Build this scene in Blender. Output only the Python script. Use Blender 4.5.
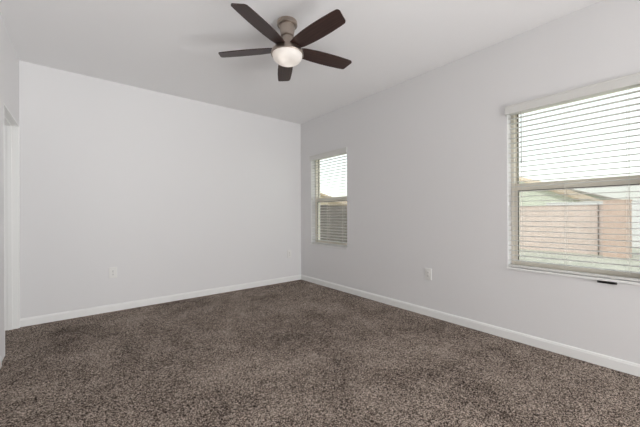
import bpy, bmesh, math, random
from mathutils import Vector, Matrix

# ------------------------------------------------------------------ scene, camera, light
S = bpy.context.scene
for o in list(bpy.data.objects):
    bpy.data.objects.remove(o, do_unlink=True)
C = S.collection
PI = math.pi

CAM_H = 1.144
cam_d = bpy.data.cameras.new('camera')
cam_d.sensor_width = 36.0
cam_d.lens = 299.46 / 640 * 36.0
cam_d.shift_y = 0.97 / 640
cam_d.clip_start = 0.02
cam_d.clip_end = 500
cam = bpy.data.objects.new('camera', cam_d)
C.objects.link(cam)
cam.matrix_world = (Matrix.Translation((0, 0, CAM_H)) @ Matrix.Rotation(-0.6781, 4, 'Z')
                    @ Matrix.Rotation(PI / 2, 4, 'X') @ Matrix.Rotation(-0.0041, 4, 'Z'))
S.camera = cam

S.view_settings.view_transform = 'Standard'
S.view_settings.look = 'None'
S.view_settings.gamma = 1.0
S.view_settings.use_curve_mapping = False
S.view_settings.exposure = 0.09

world = bpy.data.worlds.new('sky')
S.world = world
world.use_nodes = True
wn = world.node_tree
wn.nodes.clear()
wo = wn.nodes.new('ShaderNodeOutputWorld')
wb = wn.nodes.new('ShaderNodeBackground')
ws = wn.nodes.new('ShaderNodeTexSky')
ws.sky_type = 'NISHITA'
ws.sun_disc = False
ws.sun_elevation = math.radians(48)
ws.sun_rotation = math.radians(200)
ws.air_density = 1.0
ws.dust_density = 3.0
ws.ozone_density = 1.0
wmix = wn.nodes.new('ShaderNodeMixRGB')
wmix.inputs[0].default_value = 0.75
wmix.inputs[2].default_value = (4.3, 4.15, 3.95, 1)     # thin bright overcast over the clear sky
wn.links.new(ws.outputs[0], wmix.inputs[1])
wn.links.new(wmix.outputs[0], wb.inputs[0])
wb.inputs[1].default_value = 0.43
wn.links.new(wb.outputs[0], wo.inputs[0])

def light(name, kind, loc, energy, color=(1, 1, 1), direction=None, **kw):
    d = bpy.data.lights.new(name, kind)
    d.energy = energy
    d.color = color
    for k, v in kw.items():
        setattr(d, k, v)
    o = bpy.data.objects.new(name, d)
    o.location = loc
    if direction is not None:
        o.rotation_euler = Vector(direction).to_track_quat('-Z', 'Y').to_euler()
    C.objects.link(o)
    return o

light('sun', 'SUN', (-5, -5, 12), 2.7, (1, .95, .89), (.68, -.12, -.72), angle=math.radians(0.6))
# added fill lamp behind the camera, shining in through the front wall opening
light('hall_fill', 'AREA', (1.75, -3.9, 0.6), 164, (.98, .992, 1), (-.15, 1, 0.45),
      shape='RECTANGLE', size=2.6, size_y=1.0)
# two more added fills behind the camera, brightening the ceiling and left wall
light('ceiling_fill', 'AREA', (1.9, -0.7, .35), 3.6, (.98, .992, 1), (-.8, 2.4, 2.3),
      shape='RECTANGLE', size=1.0, size_y=.8, spread=math.radians(75))
light('left_wall_fill', 'AREA', (2.6, -0.7, .8), 3.2, (.98, .992, 1), (-3, 3.6, 1.2),
      shape='RECTANGLE', size=.8, size_y=.8, spread=math.radians(60))
# weak fill lamp added in the small room behind the left doorway
light('side_room_fill', 'AREA', (-1.9, 3.3, 1.5), 3, (.98, .99, 1), (1, .1, 0.0),
      shape='RECTANGLE', size=1.2, size_y=1.6)

# ------------------------------------------------------------------ room measures
UL, UR, VB, VF, H = -0.473, 3.0585, 4.3345, -0.62, 2.74
WT = 0.20                     # thickness of the outer wall
REC = 0.088                   # depth of the window recess
WINS = [(0.172, 1.058), (3.165, 4.035)]
WZ0, WZ1 = 0.655, 2.115
DOOR = (3.505, 4.305, 2.065)  # opening in the left wall

# ------------------------------------------------------------------ materials
def srgb(r, g, b):
    f = lambda c: (c / 12.92 if c <= .04045 else ((c + .055) / 1.055) ** 2.4)
    return (f(r / 255), f(g / 255), f(b / 255), 1)

def new_mat(name):
    m = bpy.data.materials.new(name)
    m.use_nodes = True
    return m, m.node_tree, m.node_tree.nodes['Principled BSDF']

def paint(name, col, rough=.6, bump=0.0, scale=120, metallic=0.0, spec=.4):
    m, t, b = new_mat(name)
    b.inputs['Base Color'].default_value = col
    b.inputs['Roughness'].default_value = rough
    b.inputs['Metallic'].default_value = metallic
    b.inputs['Specular IOR Level'].default_value = spec
    tc = t.nodes.new('ShaderNodeTexCoord')
    n = t.nodes.new('ShaderNodeTexNoise')
    n.inputs['Scale'].default_value = scale
    n.inputs['Detail'].default_value = 3
    t.links.new(tc.outputs['Object'], n.inputs['Vector'])
    if bump:
        bp = t.nodes.new('ShaderNodeBump')
        bp.inputs['Strength'].default_value = bump
        bp.inputs['Distance'].default_value = .002
        t.links.new(n.outputs['Fac'], bp.inputs['Height'])
        t.links.new(bp.outputs[0], b.inputs['Normal'])
    else:
        mr = t.nodes.new('ShaderNodeMapRange')
        mr.inputs['To Min'].default_value = max(0, rough - .05)
        mr.inputs['To Max'].default_value = min(1, rough + .05)
        t.links.new(n.outputs['Fac'], mr.inputs['Value'])
        t.links.new(mr.outputs[0], b.inputs['Roughness'])
    return m

M = {}
M['wall'] = paint('wall_paint', srgb(235, 234, 234), .75, .25, 140, spec=.25)
M['ceiling'] = paint('ceiling_paint', srgb(248, 247, 247), .8, .3, 110, spec=.2)
M['trim'] = paint('white_trim_paint', srgb(246, 246, 244), .35)
M['blind'] = paint('white_blind', srgb(224, 223, 219), .5)
M['almond'] = paint('almond_vinyl', srgb(248, 241, 229), .4)
M['gasket'] = paint('dark_gasket', srgb(70, 64, 58), .6)
M['plate'] = paint('outlet_plastic', srgb(240, 239, 236), .3)
M['slot'] = paint('outlet_slots', srgb(60, 58, 56), .6)
M['screw'] = paint('screw_metal', srgb(200, 198, 192), .35, metallic=.8)
M['black'] = paint('black_plastic', srgb(26, 23, 23), .35)
M['cord'] = paint('ladder_cord', srgb(232, 230, 222), .8)
M['wand'] = paint('clear_wand', srgb(176, 178, 174), .25)

def nickel():
    m, t, b = new_mat('brushed_nickel')
    b.inputs['Base Color'].default_value = srgb(176, 164, 154)
    b.inputs['Metallic'].default_value = 1
    tc = t.nodes.new('ShaderNodeTexCoord')
    mp = t.nodes.new('ShaderNodeMapping')
    mp.inputs['Scale'].default_value = (6, 6, 400)
    n = t.nodes.new('ShaderNodeTexNoise')
    n.inputs['Scale'].default_value = 3
    mr = t.nodes.new('ShaderNodeMapRange')
    mr.inputs['To Min'].default_value = .26
    mr.inputs['To Max'].default_value = .42
    t.links.new(tc.outputs['Object'], mp.inputs['Vector'])
    t.links.new(mp.outputs[0], n.inputs['Vector'])
    t.links.new(n.outputs['Fac'], mr.inputs['Value'])
    t.links.new(mr.outputs[0], b.inputs['Roughness'])
    return m
M['nickel'] = nickel()

def dark_wood():
    m, t, b = new_mat('espresso_wood')
    tc = t.nodes.new('ShaderNodeTexCoord')
    mp = t.nodes.new('ShaderNodeMapping')
    mp.inputs['Scale'].default_value = (2.5, 70, 70)
    n = t.nodes.new('ShaderNodeTexNoise')
    n.inputs['Scale'].default_value = 1.6
    n.inputs['Detail'].default_value = 6
    n.inputs['Roughness'].default_value = .65
    r = t.nodes.new('ShaderNodeValToRGB')
    r.color_ramp.elements[0].position = .3
    r.color_ramp.elements[0].color = srgb(40, 27, 25)
    r.color_ramp.elements[1].position = .75
    r.color_ramp.elements[1].color = srgb(76, 54, 48)
    t.links.new(tc.outputs['Object'], mp.inputs['Vector'])
    t.links.new(mp.outputs[0], n.inputs['Vector'])
    t.links.new(n.outputs['Fac'], r.inputs[0])
    t.links.new(r.outputs[0], b.inputs['Base Color'])
    b.inputs['Roughness'].default_value = .42
    b.inputs['Specular IOR Level'].default_value = .4
    return m
M['wood'] = dark_wood()

def carpet():
    m, t, b = new_mat('frieze_carpet')
    N, L = t.nodes, t.links
    tc = N.new('ShaderNodeTexCoord')
    # twisted two-tone yarn: fine fleck
    warp = N.new('ShaderNodeTexNoise'); warp.inputs['Scale'].default_value = 60; warp.inputs['Detail'].default_value = 2
    L.new(tc.outputs['Object'], warp.inputs['Vector'])
    wm = N.new('ShaderNodeMixRGB'); wm.blend_type = 'ADD'; wm.inputs[0].default_value = .02
    L.new(tc.outputs['Object'], wm.inputs[1]); L.new(warp.outputs['Color'], wm.inputs[2])
    vo = N.new('ShaderNodeTexVoronoi'); vo.inputs['Scale'].default_value = 220; vo.feature = 'F1'
    L.new(wm.outputs[0], vo.inputs['Vector'])
    sep = N.new('ShaderNodeSeparateColor')
    L.new(vo.outputs['Color'], sep.inputs[0])
    fn = N.new('ShaderNodeTexNoise'); fn.inputs['Scale'].default_value = 150; fn.inputs['Detail'].default_value = 5; fn.inputs['Roughness'].default_value = .7
    L.new(tc.outputs['Object'], fn.inputs['Vector'])
    mid = N.new('ShaderNodeTexNoise'); mid.inputs['Scale'].default_value = 5.0; mid.inputs['Detail'].default_value = 3; mid.inputs['Roughness'].default_value = .55
    L.new(tc.outputs['Object'], mid.inputs['Vector'])
    big = N.new('ShaderNodeTexNoise'); big.inputs['Scale'].default_value = 1.5; big.inputs['Detail'].default_value = 2; big.inputs['Distortion'].default_value = .6
    L.new(tc.outputs['Object'], big.inputs['Vector'])
    def mul(a, k):
        n = N.new('ShaderNodeMath'); n.operation = 'MULTIPLY'; L.new(a, n.inputs[0]); n.inputs[1].default_value = k; return n.outputs[0]
    def add(a, c):
        n = N.new('ShaderNodeMath'); n.operation = 'ADD'; L.new(a, n.inputs[0]); L.new(c, n.inputs[1]); return n.outputs[0]
    v = add(add(mul(sep.outputs[0], .52), mul(fn.outputs['Fac'], .80)), add(mul(mid.outputs['Fac'], .20), mul(big.outputs['Fac'], .22)))
    r = N.new('ShaderNodeValToRGB')
    cr = r.color_ramp
    cr.elements[0].position = .53; cr.elements[0].color = srgb(36, 27, 23)
    cr.elements[1].position = .93; cr.elements[1].color = srgb(228, 211, 197)
    e = cr.elements.new(.64); e.color = srgb(82, 70, 64)
    e = cr.elements.new(.78); e.color = srgb(154, 138, 126)
    off = N.new('ShaderNodeMath'); off.operation = 'ADD'; off.inputs[1].default_value = -0.148
    L.new(v, off.inputs[0])
    L.new(off.outputs[0], r.inputs[0])
    L.new(r.outputs[0], b.inputs['Base Color'])
    b.inputs['Roughness'].default_value = .95
    b.inputs['Specular IOR Level'].default_value = .1
    bp = N.new('ShaderNodeBump'); bp.inputs['Strength'].default_value = .9; bp.inputs['Distance'].default_value = .010
    L.new(add(mul(fn.outputs['Fac'], .7), mul(vo.outputs['Distance'], .5)), bp.inputs['Height'])
    L.new(bp.outputs[0], b.inputs['Normal'])
    return m
M['carpet'] = carpet()

def glass():
    m, t, b = new_mat('window_glass')
    t.nodes.remove(b)
    out = t.nodes['Material Output']
    tr = t.nodes.new('ShaderNodeBsdfTransparent'); tr.inputs[0].default_value = (.93, .96, .94, 1)
    gl = t.nodes.new('ShaderNodeBsdfGlossy'); gl.inputs['Roughness'].default_value = .02
    mx = t.nodes.new('ShaderNodeMixShader'); mx.inputs[0].default_value = .06
    t.links.new(tr.outputs[0], mx.inputs[1]); t.links.new(gl.outputs[0], mx.inputs[2])
    t.links.new(mx.outputs[0], out.inputs[0])
    return m
M['glass'] = glass()

def screen():
    m, t, b = new_mat('insect_screen_mesh')
    out = t.nodes['Material Output']
    b.inputs['Base Color'].default_value = srgb(96, 94, 92)
    b.inputs['Roughness'].default_value = .8
    tr = t.nodes.new('ShaderNodeBsdfTransparent')
    mx = t.nodes.new('ShaderNodeMixShader'); mx.inputs[0].default_value = .22
    t.links.new(tr.outputs[0], mx.inputs[1]); t.links.new(b.outputs[0], mx.inputs[2])
    t.links.new(mx.outputs[0], out.inputs[0])
    return m
M['screen'] = screen()

def frosted():
    m, t, b = new_mat('frosted_opal_glass')
    out = t.nodes['Material Output']
    b.inputs['Base Color'].default_value = srgb(244, 241, 238)
    b.inputs['Roughness'].default_value = .3
    tl = t.nodes.new('ShaderNodeBsdfTranslucent'); tl.inputs[0].default_value = srgb(250, 248, 245)
    mx = t.nodes.new('ShaderNodeMixShader'); mx.inputs[0].default_value = .45
    t.links.new(b.outputs[0], mx.inputs[1]); t.links.new(tl.outputs[0], mx.inputs[2])
    t.links.new(mx.outputs[0], out.inputs[0])
    return m
M['globe'] = frosted()

def block(name, c1, c2, mortar, axis):
    m, t, b = new_mat(name)
    tc = t.nodes.new('ShaderNodeTexCoord')
    sp = t.nodes.new('ShaderNodeSeparateXYZ'); cb = t.nodes.new('ShaderNodeCombineXYZ')
    t.links.new(tc.outputs['Object'], sp.inputs[0])
    t.links.new(sp.outputs['Y' if axis == 'y' else 'X'], cb.inputs[0])
    t.links.new(sp.outputs['Z'], cb.inputs[1])
    br = t.nodes.new('ShaderNodeTexBrick')
    br.inputs['Color1'].default_value = c1; br.inputs['Color2'].default_value = c2; br.inputs['Mortar'].default_value = mortar
    br.inputs['Scale'].default_value = 1
    br.inputs['Mortar Size'].default_value = .008
    br.inputs['Brick Width'].default_value = .4
    br.inputs['Row Height'].default_value = .2
    t.links.new(cb.outputs[0], br.inputs['Vector'])
    n = t.nodes.new('ShaderNodeTexNoise'); n.inputs['Scale'].default_value = 25; n.inputs['Detail'].default_value = 4
    t.links.new(tc.outputs['Object'], n.inputs['Vector'])
    mx = t.nodes.new('ShaderNodeMixRGB'); mx.blend_type = 'OVERLAY'; mx.inputs[0].default_value = .2
    t.links.new(br.outputs['Color'], mx.inputs[1]); t.links.new(n.outputs['Fac'], mx.inputs[2])
    t.links.new(mx.outputs[0], b.inputs['Base Color'])
    b.inputs['Roughness'].default_value = .9
    return m
M['block_pink'] = block('pink_block', srgb(226, 207, 200), srgb(220, 201, 193), srgb(206, 192, 186), 'y')
M['block_tan'] = block('tan_block', srgb(212, 186, 173), srgb(205, 179, 166), srgb(196, 175, 164), 'y')
M['block_grey'] = block('grey_block', srgb(118, 110, 105), srgb(110, 103, 98), srgb(96, 90, 86), 'x')
M['stucco'] = paint('pale_sage_stucco', srgb(214, 218, 204), .9, .4, 40)
M['stucco_white'] = paint('pale_grey_stucco', srgb(226, 226, 228), .9, .4, 40)
M['stucco_tan'] = paint('tan_stucco', srgb(214, 200, 178), .9, .4, 40)
M['fascia'] = paint('fascia_paint', srgb(176, 168, 156), .7)

def tiles(name, c1, c2):
    m, t, b = new_mat(name)
    tc = t.nodes.new('ShaderNodeTexCoord')
    w = t.nodes.new('ShaderNodeTexWave'); w.inputs['Scale'].default_value = 2.2; w.inputs['Distortion'].default_value = 1.2; w.bands_direction = 'Z'
    n = t.nodes.new('ShaderNodeTexNoise'); n.inputs['Scale'].default_value = 7; n.inputs['Detail'].default_value = 4
    t.links.new(tc.outputs['Object'], w.inputs['Vector']); t.links.new(tc.outputs['Object'], n.inputs['Vector'])
    a = t.nodes.new('ShaderNodeMath'); a.operation = 'MULTIPLY'
    t.links.new(w.outputs['Fac'], a.inputs[0]); t.links.new(n.outputs['Fac'], a.inputs[1])
    r = t.nodes.new('ShaderNodeValToRGB')
    r.color_ramp.elements[0].color = c1; r.color_ramp.elements[1].color = c2; r.color_ramp.elements[1].position = .6
    t.links.new(a.outputs[0], r.inputs[0]); t.links.new(r.outputs[0], b.inputs['Base Color'])
    b.inputs['Roughness'].default_value = .85
    return m
M['roof_tan'] = tiles('tan_roof_tile', srgb(168, 150, 128), srgb(196, 180, 158))
M['roof_grey'] = tiles('grey_roof_tile', srgb(158, 152, 146), srgb(184, 178, 170))

def gravel():
    m, t, b = new_mat('yard_gravel')
    tc = t.nodes.new('ShaderNodeTexCoord')
    v = t.nodes.new('ShaderNodeTexVoronoi'); v.inputs['Scale'].default_value = 22
    n = t.nodes.new('ShaderNodeTexNoise'); n.inputs['Scale'].default_value = 1.3; n.inputs['Detail'].default_value = 5
    t.links.new(tc.outputs['Object'], v.inputs['Vector']); t.links.new(tc.outputs['Object'], n.inputs['Vector'])
    sp = t.nodes.new('ShaderNodeSeparateColor'); t.links.new(v.outputs['Color'], sp.inputs[0])
    a = t.nodes.new('ShaderNodeMath'); a.operation = 'MULTIPLY_ADD'; a.inputs[1].default_value = .5
    t.links.new(sp.outputs[0], a.inputs[0]); t.links.new(n.outputs['Fac'], a.inputs[2])
    r = t.nodes.new('ShaderNodeValToRGB')
    r.color_ramp.elements[0].position = .3; r.color_ramp.elements[0].color = srgb(158, 163, 150)
    r.color_ramp.elements[1].position = .95; r.color_ramp.elements[1].color = srgb(198, 198, 188)
    t.links.new(a.outputs[0], r.inputs[0]); t.links.new(r.outputs[0], b.inputs['Base Color'])
    b.inputs['Roughness'].default_value = .95
    return m
M['gravel'] = gravel()

# ------------------------------------------------------------------ mesh helpers
def obj(name, bm, mat, parent=None, smooth=False, recalc=True):
    if recalc:
        bmesh.ops.recalc_face_normals(bm, faces=bm.faces)
    me = bpy.data.meshes.new(name)
    bm.to_mesh(me); bm.free()
    if smooth:
        for p in me.polygons:
            p.use_smooth = True
    me.materials.append(mat)
    o = bpy.data.objects.new(name, me)
    C.objects.link(o)
    if parent is not None:
        o.parent = parent
    return o

def empty(name, loc=(0, 0, 0), rz=0):
    o = bpy.data.objects.new(name, None)
    o.location = loc; o.rotation_euler = (0, 0, rz)
    o.empty_display_size = .1
    C.objects.link(o)
    return o

def tag(o, label=None, cat=None, group=None, kind=None):
    if label: o['label'] = label
    if cat: o['category'] = cat
    if group: o['group'] = group
    if kind: o['kind'] = kind
    return o

def box(bm, x0, x1, y0, y1, z0, z1, bev=0.0, seg=2):
    vs = [bm.verts.new((x, y, z)) for x in (x0, x1) for y in (y0, y1) for z in (z0, z1)]
    F = [(0, 1, 3, 2), (4, 6, 7, 5), (0, 4, 5, 1), (2, 3, 7, 6), (0, 2, 6, 4), (1, 5, 7, 3)]
    fs = [bm.faces.new([vs[i] for i in f]) for f in F]
    if bev:
        es = {e for f in fs for e in f.edges}
        bmesh.ops.bevel(bm, geom=list(es), offset=bev, segments=seg, affect='EDGES', profile=.5)

def boxobj(name, b, mat, parent=None, bev=0.0):
    bm = bmesh.new(); box(bm, *b, bev=bev)
    return obj(name, bm, mat, parent)

def lathe(bm, prof, n=48, c=(0, 0)):
    rings = []
    for r, z in prof:
        if r < 1e-6:
            rings.append([bm.verts.new((c[0], c[1], z))])
        else:
            rings.append([bm.verts.new((c[0] + r * math.cos(2 * PI * i / n), c[1] + r * math.sin(2 * PI * i / n), z)) for i in range(n)])
    for a, b in zip(rings, rings[1:]):
        for i in range(n):
            j = (i + 1) % n
            if len(a) == 1 and len(b) == 1: continue
            if len(a) == 1: bm.faces.new((a[0], b[j], b[i]))
            elif len(b) == 1: bm.faces.new((a[i], a[j], b[0]))
            else: bm.faces.new((a[i], a[j], b[j], b[i]))

def tube(bm, pts, r, n=10):
    pts = [Vector(p) for p in pts]
    rings = []
    for i, p in enumerate(pts):
        d = (pts[min(i + 1, len(pts) - 1)] - pts[max(i - 1, 0)]).normalized()
        a = d.orthogonal().normalized(); b = d.cross(a)
        rings.append([bm.verts.new(p + (a * math.cos(2 * PI * k / n) + b * math.sin(2 * PI * k / n)) * r) for k in range(n)])
    for a, b in zip(rings, rings[1:]):
        for k in range(n):
            bm.faces.new((a[k], a[(k + 1) % n], b[(k + 1) % n], b[k]))
    bm.faces.new(rings[0]); bm.faces.new(rings[-1][::-1])

def autosmooth(o, ang=35):
    me = o.data
    for p in me.polygons: p.use_smooth = True
    bm = bmesh.new(); bm.from_mesh(me)
    for e in bm.edges:
        if len(e.link_faces) == 2 and e.calc_face_angle(0) > math.radians(ang):
            e.smooth = False
    bm.to_mesh(me); bm.free()

def wall_mesh(axis, p0, p1, a0, a1, z0, z1, holes):
    """wall slab between planes p0..p1 (axis 'x' or 'y'), spanning a0..a1 and z0..z1, with rectangular openings"""
    A = sorted({a0, a1, *[h[0] for h in holes], *[h[1] for h in holes]})
    Z = sorted({z0, z1, *[h[2] for h in holes], *[h[3] for h in holes]})
    bm = bmesh.new()
    def P(p, a, z): return (p, a, z) if axis == 'x' else (a, p, z)
    def solid(i, k):
        if i < 0 or k < 0 or i >= len(A) - 1 or k >= len(Z) - 1: return False
        ca, cz = (A[i] + A[i + 1]) / 2, (Z[k] + Z[k + 1]) / 2
        return not any(h[0] < ca < h[1] and h[2] < cz < h[3] for h in holes)
    def quad(*q): bm.faces.new([bm.verts.new(v) for v in q])
    for i in range(len(A) - 1):
        for k in range(len(Z) - 1):
            if not solid(i, k): continue
            b0, b1, c0, c1 = A[i], A[i + 1], Z[k], Z[k + 1]
            for p in (p0, p1):
                quad(P(p, b0, c0), P(p, b1, c0), P(p, b1, c1), P(p, b0, c1))
            for di, dk, e in ((-1, 0, ((b0, c0), (b0, c1))), (1, 0, ((b1, c0), (b1, c1))), (0, -1, ((b0, c0), (b1, c0))), (0, 1, ((b0, c1), (b1, c1)))):
                if not solid(i + di, k + dk):
                    (x, y), (u, w) = e
                    quad(P(p0, x, y), P(p0, u, w), P(p1, u, w), P(p1, x, y))
    bmesh.ops.remove_doubles(bm, verts=bm.verts, dist=1e-5)
    return bm

def struct(name, bm, mat, label=None):
    o = obj(name, bm, mat)
    o['kind'] = 'structure'
    if label: o['label'] = label
    return o

def sbox(name, b, mat, label=None, bev=0.0):
    bm = bmesh.new(); box(bm, *b, bev=bev)
    return struct(name, bm, mat, label)

# ------------------------------------------------------------------ room shell
SL = -2.1                      # far side of the small room behind the left doorway
sbox('floor', (SL - .1, UR + WT, VF - 3.8, VB + .15, -.12, 0), M['carpet'], 'dark brown flecked frieze carpet covering the bedroom floor')
sbox('ceiling', (SL - .1, UR + WT, VF - 3.8, VB + .15, H, H + .2), M['ceiling'], 'plain white painted ceiling above the ceiling fan')
struct('wall_right', wall_mesh('x', UR, UR + WT, VF - 3.8, VB + .15, 0, H, [(a, b, WZ0, WZ1) for a, b in WINS]), M['wall'],
       'white wall pierced by the two blind-covered windows')
sbox('wall_back', (SL - .1, UR, VB, VB + .15, 0, H), M['wall'], 'long white wall with two outlets facing the room')
struct('wall_left', wall_mesh('x', UL - .12, UL, VF, VB, 0, H, [(DOOR[0], DOOR[1], 0, DOOR[2])]), M['wall'], 'white wall with the open doorway beside the corner')
struct('wall_front', wall_mesh('y', VF - .12, VF, UL - .12, UR, 0, H, [(-.45, 2.95, 0, H)]), M['wall'], 'white wall behind the viewer with a wide opening added for the fill light')  # unseen opening, cut full height to let the fill light in
sbox('wall_hall', (SL - .1, UR, VF - 3.8, VF - 3.7, 0, H), M['wall'], 'white wall of the hall beyond the front opening')  # unseen, set this far back to make room for the fill lamp
sbox('wall_side_room', (SL - .1, SL, VF - 3.7, VB, 0, H), M['wall'], 'white wall of the small room behind the left doorway')

def baseboard(name, axis, p, sgn, a0, a1, label):
    """profiled board, ogee-like top, along axis a from a0..a1 with its back at plane p, growing towards sgn"""
    prof = [(0, 0), (.013, 0), (.013, .066), (.0105, .072), (.0085, .079), (.005, .0835), (0, .085)]
    bm = bmesh.new()
    def P(d, a, z):
        q = p + sgn * d
        return (q, a, z) if axis == 'x' else (a, q, z)
    r0 = [bm.verts.new(P(d, a0, z)) for d, z in prof]; r1 = [bm.verts.new(P(d, a1, z)) for d, z in prof]
    n = len(prof)
    for i in range(n):
        bm.faces.new((r0[i], r0[(i + 1) % n], r1[(i + 1) % n], r1[i]))
    bm.faces.new(r0[::-1]); bm.faces.new(r1)
    return struct(name, bm, M['trim'], label)
baseboard('baseboard_back', 'y', VB, -1, UL, UR, 'white baseboard along the wall that has two outlets')
baseboard('baseboard_right', 'x', UR, -1, VF, VB - .013, 'white baseboard along the window wall')
baseboard('baseboard_left', 'x', UL, 1, VF, 3.30, 'white baseboard along the doorway wall')

# painted jamb lining the left doorway, with a stop strip
bm = bmesh.new()
j0, j1, jt = DOOR
box(bm, UL - .121, UL + .002, j1 - .014, j1 + .001, 0, jt, .002)
box(bm, UL - .121, UL + .002, j0 - .001, j0 + .014, 0, jt, .002)
box(bm, UL - .121, UL + .002, j0, j1, jt - .014, jt + .001, .002)
box(bm, UL - .085, UL - .050, j1 - .024, j1 - .012, 0, jt - .014, .002)
box(bm, UL - .085, UL - .050, j0 + .012, j0 + .024, 0, jt - .014, .002)
box(bm, UL - .085, UL - .050, j0 + .014, j1 - .014, jt - .024, jt - .012, .002)
struct('trim_1', bm, M['trim'], 'white painted jamb lining the open doorway')

# ------------------------------------------------------------------ windows
def window(n, a, b, label):
    root = tag(empty('window_%d' % n, (UR + REC, (a + b) / 2, WZ0)), label, kind='structure')
    w = (b - a) / 2; h = WZ1 - WZ0
    mz = 1.387 - WZ0                         # meeting rail
    def rect(name, x0, x1, y0, y1, z0, z1, t, mat, parent, tb=None, tt=None):
        tb = tb or t; tt = tt or t
        bm = bmesh.new()
        box(bm, x0, x1, y0, y0 + t, z0, z1, .003)
        box(bm, x0, x1, y1 - t, y1, z0, z1, .003)
        box(bm, x0, x1, y0 + t, y1 - t, z0, z0 + tb, .003)
        box(bm, x0, x1, y0 + t, y1 - t, z1 - tt, z1, .003)
        o = obj(name, bm, mat, parent); return o
    rect('window_frame', 0.0, .085, -w, w, 0, h, .026, M['almond'], root, tb=.02)
    # upper (outer) sash, fixed
    us = rect('upper_sash', .048, .078, -w + .026, w - .026, mz - .03, h - .026, .016, M['almond'], root, tb=.045)
    bm = bmesh.new()
    for s in (-1, 1):
        y = s * (w - .0425); box(bm, .045, .052, y - .0035, y + .0035, mz + .02, h - .044)
    obj('gasket', bm, M['gasket'], us)
    boxobj('pane', (.060, .066, -w + .041, w - .041, mz + .014, h - .041), M['glass'], us)
    # lower (inner) sash
    ls = rect('lower_sash', .010, .046, -w + .026, w - .026, .02, mz + .034, .030, M['almond'], root, tb=.038, tt=.068)
    bm = bmesh.new()
    for s in (-1, 1):
        y = s * (w - .0555); box(bm, .008, .014, y - .003, y + .003, .058, mz - .031)
    box(bm, .008, .014, -w + .056, w - .056, mz - .037, mz - .031)
    obj('gasket', bm, M['gasket'], ls)
    boxobj('pane', (.024, .030, -w + .055, w - .055, .057, mz - .033), M['glass'], ls)
    # half screen outside
    bm = bmesh.new(); box(bm, .0815, .0825, -w + .03, w - .03, .03, mz + .01)
    obj('insect_screen', bm, M['screen'], root)
    # painted stool at the bottom of the recess
    bm = bmesh.new()
    box(bm, -REC - .014, .0, -w - .004, w + .004, -.016, .002, .004)
    obj('window_sill', bm, M['trim'], root)
    return root
window(1, *WINS[0], 'single-hung window with a pink block wall outside')
window(2, *WINS[1], 'single-hung window nearest the room corner')

def blind(a, b, label, group):
    cx = UR + .034
    root = empty('window_blind', (cx, (a + b) / 2, WZ0))
    tag(root, label, 'blind', group)
    w = (b - a) / 2 - .006
    h = WZ1 - WZ0
    # valance with returns, standing proud of the wall
    bm = bmesh.new()
    x0 = -.034 - .024; vw = (b - a) / 2 + .012
    prof = [(0, 0), (.010, 0), (.012, .006), (.010, .014), (.010, .062), (.014, .070), (.014, .078), (0, .078)]
    zb = 2.046 - WZ0
    v0 = [bm.verts.new((x0 + .014 - d, -vw, zb + z)) for d, z in prof]; v1 = [bm.verts.new((x0 + .014 - d, vw, zb + z)) for d, z in prof]
    for i in range(len(prof)):
        j = (i + 1) % len(prof); bm.faces.new((v0[i], v0[j], v1[j], v1[i]))
    bm.faces.new(v0[::-1]); bm.faces.new(v1)
    for s in (-1, 1):
        y0, y1 = sorted((s * vw, s * (vw - .010)))
        box(bm, x0 + .013, -.034 - .0005, y0, y1, zb, zb + .078)
    obj('valance', bm, M['blind'], root)
    boxobj('headrail', (-.028, .028, -w, w, h - .034, h - .002), M['blind'], root, .003)
    # slats
    bm = bmesh.new()
    pitch = .0444
    zs = []
    z = .066
    while z < h - .052:
        zs.append(z); z += pitch
    tilt = math.radians(1.5)
    for z in zs:
        ups, lows = [], []
        for k in range(5):
            t = -1 + k / 2
            cam_ = .0022 * (1 - t * t)
            x = .025 * t
            for lst, th in ((ups, .0016), (lows, -.0016)):
                zz = cam_ + th
                lst.append((x * math.cos(tilt) - zz * math.sin(tilt), x * math.sin(tilt) + zz * math.cos(tilt) + z))
        ring = ups + lows[::-1]
        r0 = [bm.verts.new((x, -w, q)) for x, q in ring]; r1 = [bm.verts.new((x, w, q)) for x, q in ring]
        n = len(ring)
        for i in range(n):
            bm.faces.new((r0[i], r0[(i + 1) % n], r1[(i + 1) % n], r1[i]))
        for r in (r0, r1):
            for k in range(4):
                bm.faces.new((r[k], r[k + 1], r[n - 2 - k], r[n - 1 - k]))
    obj('slats', bm, M['blind'], root)
    boxobj('bottom_rail', (-.026, .026, -w, w, .006, .024), M['blind'], root, .004)
    for f in (-.76, 0.06, .76):
        bm = bmesh.new()
        y = f * w
        for x in (-.027, .027):
            tube(bm, [(x, y, .02), (x, y, h - .05)], .0011, 6)
        tube(bm, [(0.0, y + .012, .02), (0, y + .012, h - .05)], .0009, 6)
        for z in zs:
            tube(bm, [(-.027, y, z - .0028), (.027, y, z - .0028)], .0006, 4)
        obj('ladder_cord', bm, M['cord'], root)
    # tilt wand at the far end
    wd = empty('tilt_wand', (-.030, w - .103, h - .05)); wd.parent = root
    bm = bmesh.new(); tube(bm, [(0, 0, 0), (0, 0, -.46)], .0035, 8)
    obj('wand_rod', bm, M['wand'], wd)
    bm = bmesh.new(); lathe(bm, [(0, -.47), (.005, -.47), (.0055, -.44), (.0038, -.425), (0, -.425)], 10)
    obj('wand_tip', bm, M['wand'], wd, smooth=True)
    return root
blind(*WINS[0], 'white slatted blind on the window showing a pink block wall', None)
b2 = blind(*WINS[1], 'white slatted blind on the window beside the room corner', None)
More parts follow.
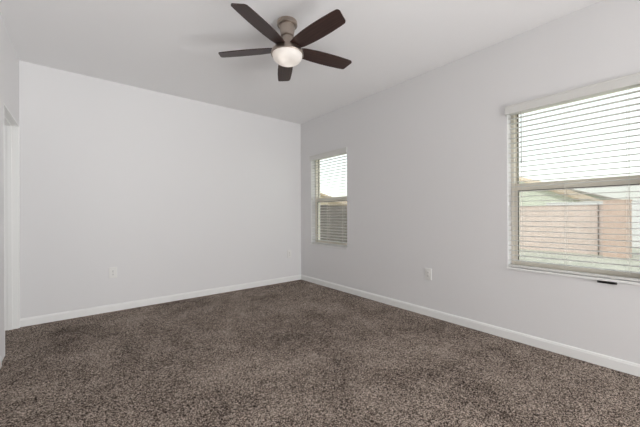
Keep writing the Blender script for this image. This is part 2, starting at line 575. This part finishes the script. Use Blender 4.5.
# cream cord condenser hanging by the far edge of that blind
cc = empty('cord_condenser', (-.031, (WINS[1][1] - WINS[1][0]) / 2 - .028, 1.345 - WZ0 + .07)); cc.parent = b2
bm = bmesh.new(); lathe(bm, [(0, -.028), (.009, -.028), (.011, -.02), (.009, .012), (.004, .026), (0, .026)], 14)
obj('tassel', bm, M['cord'], cc, smooth=True)
bm = bmesh.new(); tube(bm, [(0, 0, .02), (0, 0, WZ1 - 1.345 - .12)], .0012, 6)
obj('pull_cord', bm, M['cord'], cc)

# ------------------------------------------------------------------ outlets
def outlet(loc, rz, label):
    root = tag(empty('wall_outlet', loc, rz), label, 'outlet', 'duplex outlets low on the walls')
    # local: plate faces -y, its back at y = 0
    bm = bmesh.new(); box(bm, -.040, .040, -.009, 0, -.064, .064, .003, 3)
    obj('cover_plate', bm, M['plate'], root)
    for s in (-1, 1):
        bm = bmesh.new()
        n = 24; vs = []
        for y in (-.0115, -.002):
            ring = []
            for i in range(n):
                t = 2 * PI * i / n
                x = max(-.0165, min(.0165, .0185 * math.cos(t))); z = max(-.0135, min(.0135, .0165 * math.sin(t)))
                ring.append(bm.verts.new((x, y, z + s * .0195)))
            vs.append(ring)
        for i in range(n):
            bm.faces.new((vs[0][i], vs[0][(i + 1) % n], vs[1][(i + 1) % n], vs[1][i]))
        bm.faces.new(vs[0]); bm.faces.new(vs[1][::-1])
        rec = obj('receptacle', bm, M['plate'], root)
        bm = bmesh.new()
        box(bm, -.0075, -.0052, -.0122, -.009, s * .0195 - .002, s * .0195 + .007)
        box(bm, .0052, .0075, -.0122, -.009, s * .0195 - .001, s * .0195 + .006)
        box(bm, -.0025, .0025, -.0122, -.009, s * .0195 - .0095, s * .0195 - .005)
        obj('slots', bm, M['slot'], rec)
    bm = bmesh.new(); n = 12
    r0 = [bm.verts.new((.0035 * math.cos(2 * PI * i / n), -.0105, .0035 * math.sin(2 * PI * i / n))) for i in range(n)]
    r1 = [bm.verts.new((.0035 * math.cos(2 * PI * i / n), -.004, .0035 * math.sin(2 * PI * i / n))) for i in range(n)]
    for i in range(n): bm.faces.new((r0[i], r0[(i + 1) % n], r1[(i + 1) % n], r1[i]))
    bm.faces.new(r0); bm.faces.new(r1[::-1])
    obj('screw', bm, M['screw'], root)
    return root
outlet((.315, VB, .461), 0, 'white outlet on the back wall, on the side near the doorway')
outlet((2.81, VB, .470), 0, 'white outlet on the back wall, close to the room corner')
outlet((UR, 1.858, .470), PI / 2 * -1, 'white outlet on the window wall, between the two windows')

# ------------------------------------------------------------------ black clip under the big window's sill
bc = tag(empty('clip', (UR, .396, .634)), 'small black clip on the wall just under the windowsill', 'clip')
bm = bmesh.new()
box(bm, -.012, 0.0, -.054, .054, -.012, .010, .004, 3)
obj('body', bm, M['black'], bc)
bm = bmesh.new()
box(bm, -.020, -.010, -.050, .004, -.011, .006, .004, 3)
obj('lever', bm, M['black'], bc)

# ------------------------------------------------------------------ ceiling fan
FC = (1.351, 2.10)
FZ = 2.51
fan = tag(empty('ceiling_fan', (FC[0], FC[1], H)), 'five-blade ceiling fan in brushed nickel with dark wood blades and white globe', 'ceiling fan')
def fz(z): return z - H
bm = bmesh.new()
lathe(bm, [(0, 0), (.080, 0), (.083, -.006), (.083, -.030), (.079, -.035), (.064, -.035), (.063, -.050), (.060, -.075), (.056, -.100), (.054, -.118), (.050, -.122), (0, -.122)], 56)
o = obj('canopy', bm, M['nickel'], fan); autosmooth(o)
bm = bmesh.new()
lathe(bm, [(0, fz(2.62)), (.044, fz(2.62)), (.044, fz(2.56)), (.048, fz(2.545)), (.066, fz(2.535)), (.072, fz(2.525)), (.072, fz(2.512)), (0, fz(2.512))], 48)
o = obj('motor_neck', bm, M['nickel'], fan); autosmooth(o)
bm = bmesh.new()
lathe(bm, [(0, fz(2.508)), (.112, fz(2.508)), (.124, fz(2.504)), (.130, fz(2.494)), (.133, fz(2.482)), (.135, fz(2.468)), (.131, fz(2.463)), (.127, fz(2.463)), (.126, fz(2.470)), (0, fz(2.470))], 64)
o = obj('light_fitter', bm, M['nickel'], fan); autosmooth(o)
# opal glass bowl, open at the top, with thickness
prof = []
R0, D = .125, .080
for i in range(13):
    t = i / 12 * PI / 2
    prof.append((R0 * abs(math.cos(t)) ** .62, fz(2.476) - D * math.sin(t) ** .95))
inner = [(r * .965, min(fz(2.476), z + .003)) for r, z in prof]
prof[-1] = (0, prof[-1][1]); inner[-1] = (0, inner[-1][1])
bm = bmesh.new(); lathe(bm, prof[::-1] + inner, 64)
o = obj('globe', bm, M['globe'], fan, smooth=True)
for dx, dy in ((.040, .03), (-.045, -.02)):
    l = light('fan_bulb', 'POINT', (FC[0] + dx, FC[1] + dy, 2.436), .15, (1, .97, .95), shadow_soft_size=.018)

def blade_mesh():
    """blade along +x, pitched; outline widens from the root and ends in a slanted, rounded tip"""
    bm = bmesh.new()
    xs = [.085 + i * .5 / 30 for i in range(31)] + [.585 + .022 * math.sin(i / 8 * PI / 2) for i in range(1, 9)]
    top, bot = [], []
    L0, L1 = .085, .607
    ctrl = [(.085, .042), (.15, .059), (.25, .068), (.35, .071), (.45, .070), (.55, .065), (.607, .060)]
    def half(x):
        for (xa, ha), (xb, hb) in zip(ctrl, ctrl[1:]):
            if x <= xb + 1e-6:
                w_ = ha + (hb - ha) * (x - xa) / (xb - xa); break
        e = max(0.0, L1 - x)
        return w_ - (.022 * (1 - math.sqrt(max(0, 1 - (1 - e / .022) ** 2))) if e < .022 else 0)
    up, lo = [], []
    for x in xs:
        hw = half(x)
        k = (x - L0) / (L1 - L0)
        up.append((x - .020 * k, hw)); lo.append((x, -hw))
    out = up + lo[::-1]
    th = .0035
    a = [bm.verts.new((x, y, th)) for x, y in out]; b = [bm.verts.new((x, y, -th)) for x, y in out]
    n = len(xs); m = len(out)
    for i in range(m):
        bm.faces.new((a[i], a[(i + 1) % m], b[(i + 1) % m], b[i]))
    for i in range(n - 1):
        bm.faces.new((a[i], a[i + 1], a[m - 2 - i], a[m - 1 - i]))
        bm.faces.new((b[m - 1 - i], b[m - 2 - i], b[i + 1], b[i]))
    bmesh.ops.rotate(bm, verts=bm.verts, cent=(0, 0, 0), matrix=Matrix.Rotation(math.radians(BLADE_PITCH), 3, 'X'))
    return bm
def iron_mesh():
    bm = bmesh.new()
    box(bm, .055, .150, -.020, .020, .002, .008, .002)
    for y in (-.012, .012):
        lathe(bm, [(0, .013), (.004, .012), (.005, .008), (0, .008)], 10, (.132, y))
    return bm
BLADE_PITCH = -12
bl0 = obj('blade', blade_mesh(), M['wood'], fan); autosmooth(bl0)
ir0 = obj('blade_bracket', iron_mesh(), M['black'], bl0)
ir0.rotation_euler = (math.radians(BLADE_PITCH), 0, 0)
for k in range(5):
    if k == 0:
        bl = bl0
    else:
        bl = bl0.copy(); C.objects.link(bl); bl.parent = fan
        ir = ir0.copy(); C.objects.link(ir); ir.parent = bl
    bl.location = (0, 0, fz(FZ) + .006)
    bl.rotation_euler = (0, 0, math.radians(60.6 - 72 * 3 + 72 * k))

# ------------------------------------------------------------------ outside
GZ = -.15
bm = bmesh.new(); box(bm, UR + WT, 60, -40, 60, GZ - .3, GZ); box(bm, -30, UR + WT, VB + .15, 60, GZ - .3, GZ)
g = struct('ground', bm, M['gravel'], 'pale gravel side yard outside the windows')

def block_wall(name, b, mat, capmat, label, cat, cap=.03, over=.02):
    x0, x1, y0, y1, z0, z1 = b
    root = tag(empty(name, ((x0 + x1) / 2, (y0 + y1) / 2, z0)), label, cat)
    dx, dy = (x1 - x0) / 2, (y1 - y0) / 2
    boxobj('block_panel' if 'pillar' not in name else 'shaft', (-dx, dx, -dy, dy, 0, z1 - z0 - cap), mat, root)
    boxobj('cap', (-dx - over, dx + over, -dy - over, dy + over, z1 - z0 - cap, z1 - z0), capmat, root, .006)
    return root
FU = 12.6
block_wall('block_fence', (FU, FU + .2, 1.72, 9.04, GZ, 1.42), M['block_pink'], M['block_pink'], 'pink block fence across the yard, seen through the large window', 'fence')
block_wall('block_fence', (-6, FU - .03, 8.8, 9.0, GZ, 1.50), M['block_grey'], M['block_grey'], 'grey block fence seen through the window beside the corner', 'fence')
block_wall('gate_pillar', (12.25, 12.7, 1.11, 1.67, GZ, 1.54), M['block_tan'], M['block_tan'], 'tan block pillar at the end of the pink fence', 'pillar')
block_wall('garden_wall', (16.0, 16.2, -8, 4.0, GZ, 1.62), M['stucco_white'], M['stucco_white'], 'pale plastered garden wall behind the tan block pillar', 'wall')
pp = tag(empty('metal_pole', (12.5, 1.815, GZ)), 'thin dark pole standing against the pink block fence', 'pole')
bm = bmesh.new(); lathe(bm, [(0, 0), (.013, 0), (.013, 1.56), (0, 1.56)], 12); obj('shaft', bm, M['gasket'], pp)
bm = bmesh.new(); lathe(bm, [(0, 1.56), (.023, 1.56), (.023, 1.585), (0, 1.60)], 12); obj('cap', bm, M['gasket'], pp)

def gable_house(name, x0, x1, y0, y1, zw, rise, ridge, wallm, roofm, label, over=.5):
    """ridge: 'x' or 'y' = direction of the ridge"""
    root = tag(empty(name, ((x0 + x1) / 2, (y0 + y1) / 2, GZ)), label, 'house')
    dx, dy = (x1 - x0) / 2, (y1 - y0) / 2
    h = zw - GZ
    bm = bmesh.new()
    if ridge == 'x':
        pro = [(-dy, 0), (dy, 0), (dy, h), (0, h + rise), (-dy, h)]
        f = lambda s, q: (s * dx, q[0], q[1])
    else:
        pro = [(-dx, 0), (dx, 0), (dx, h), (0, h + rise), (-dx, h)]
        f = lambda s, q: (q[0], s * dy, q[1])
    a = [bm.verts.new(f(-1, q)) for q in pro]; b = [bm.verts.new(f(1, q)) for q in pro]
    for i in range(5): bm.faces.new((a[i], a[(i + 1) % 5], b[(i + 1) % 5], b[i]))
    bm.faces.new(a[::-1]); bm.faces.new(b)
    obj('walls', bm, wallm, root)
    half = dy if ridge == 'x' else dx
    ln = (dx if ridge == 'x' else dy) + over
    sl = rise / half
    t = .16
    bm = bmesh.new()
    e = half + over
    sec = [(-e, h - over * sl + .02), (0, h + rise + .02), (e, h - over * sl + .02), (e, h - over * sl + .02 + t), (0, h + rise + t + .02), (-e, h - over * sl + t + .02)]
    g = (lambda s, q: (s * ln, q[0], q[1])) if ridge == 'x' else (lambda s, q: (q[0], s * ln, q[1]))
    a = [bm.verts.new(g(-1, q)) for q in sec]; b = [bm.verts.new(g(1, q)) for q in sec]
    for i in range(6): bm.faces.new((a[i], a[(i + 1) % 6], b[(i + 1) % 6], b[i]))
    for r in (a, b):
        bm.faces.new((r[0], r[1], r[4], r[5])); bm.faces.new((r[1], r[2], r[3], r[4]))
    obj('roof', bm, roofm, root)
    # fascia along the two eaves
    for s in (-1, 1):
        bm = bmesh.new()
        z0 = h - over * sl - .01
        p0, p1 = sorted((s * e, s * (e + .04)))
        if ridge == 'x': box(bm, -ln, ln, p0, p1, z0, z0 + .2)
        else: box(bm, p0, p1, -ln, ln, z0, z0 + .2)
        obj('fascia', bm, M['fascia'], root)
    return root

gable_house('house', 30, 42, 5.8, 15.8, 2.31, 2.35, 'x', M['stucco'], M['roof_tan'], 'pale sage house with a tan tiled gable behind the pink fence')
gable_house('house', 45, 56, 5.3, 15.5, 2.60, 1.75, 'x', M['stucco'], M['roof_grey'], 'grey-roofed house farther off, behind the pale sage house')
gable_house('house', 7.1, 17.1, 20, 30, 2.46, 1.3, 'y', M['stucco_tan'], M['roof_tan'], 'tan house with a sloping gable behind the grey fence')
gable_house('house', 22, 32, 22, 30, 1.9, 1.0, 'x', M['stucco_tan'], M['roof_tan'], 'tan house with a long low roof behind the grey fence')
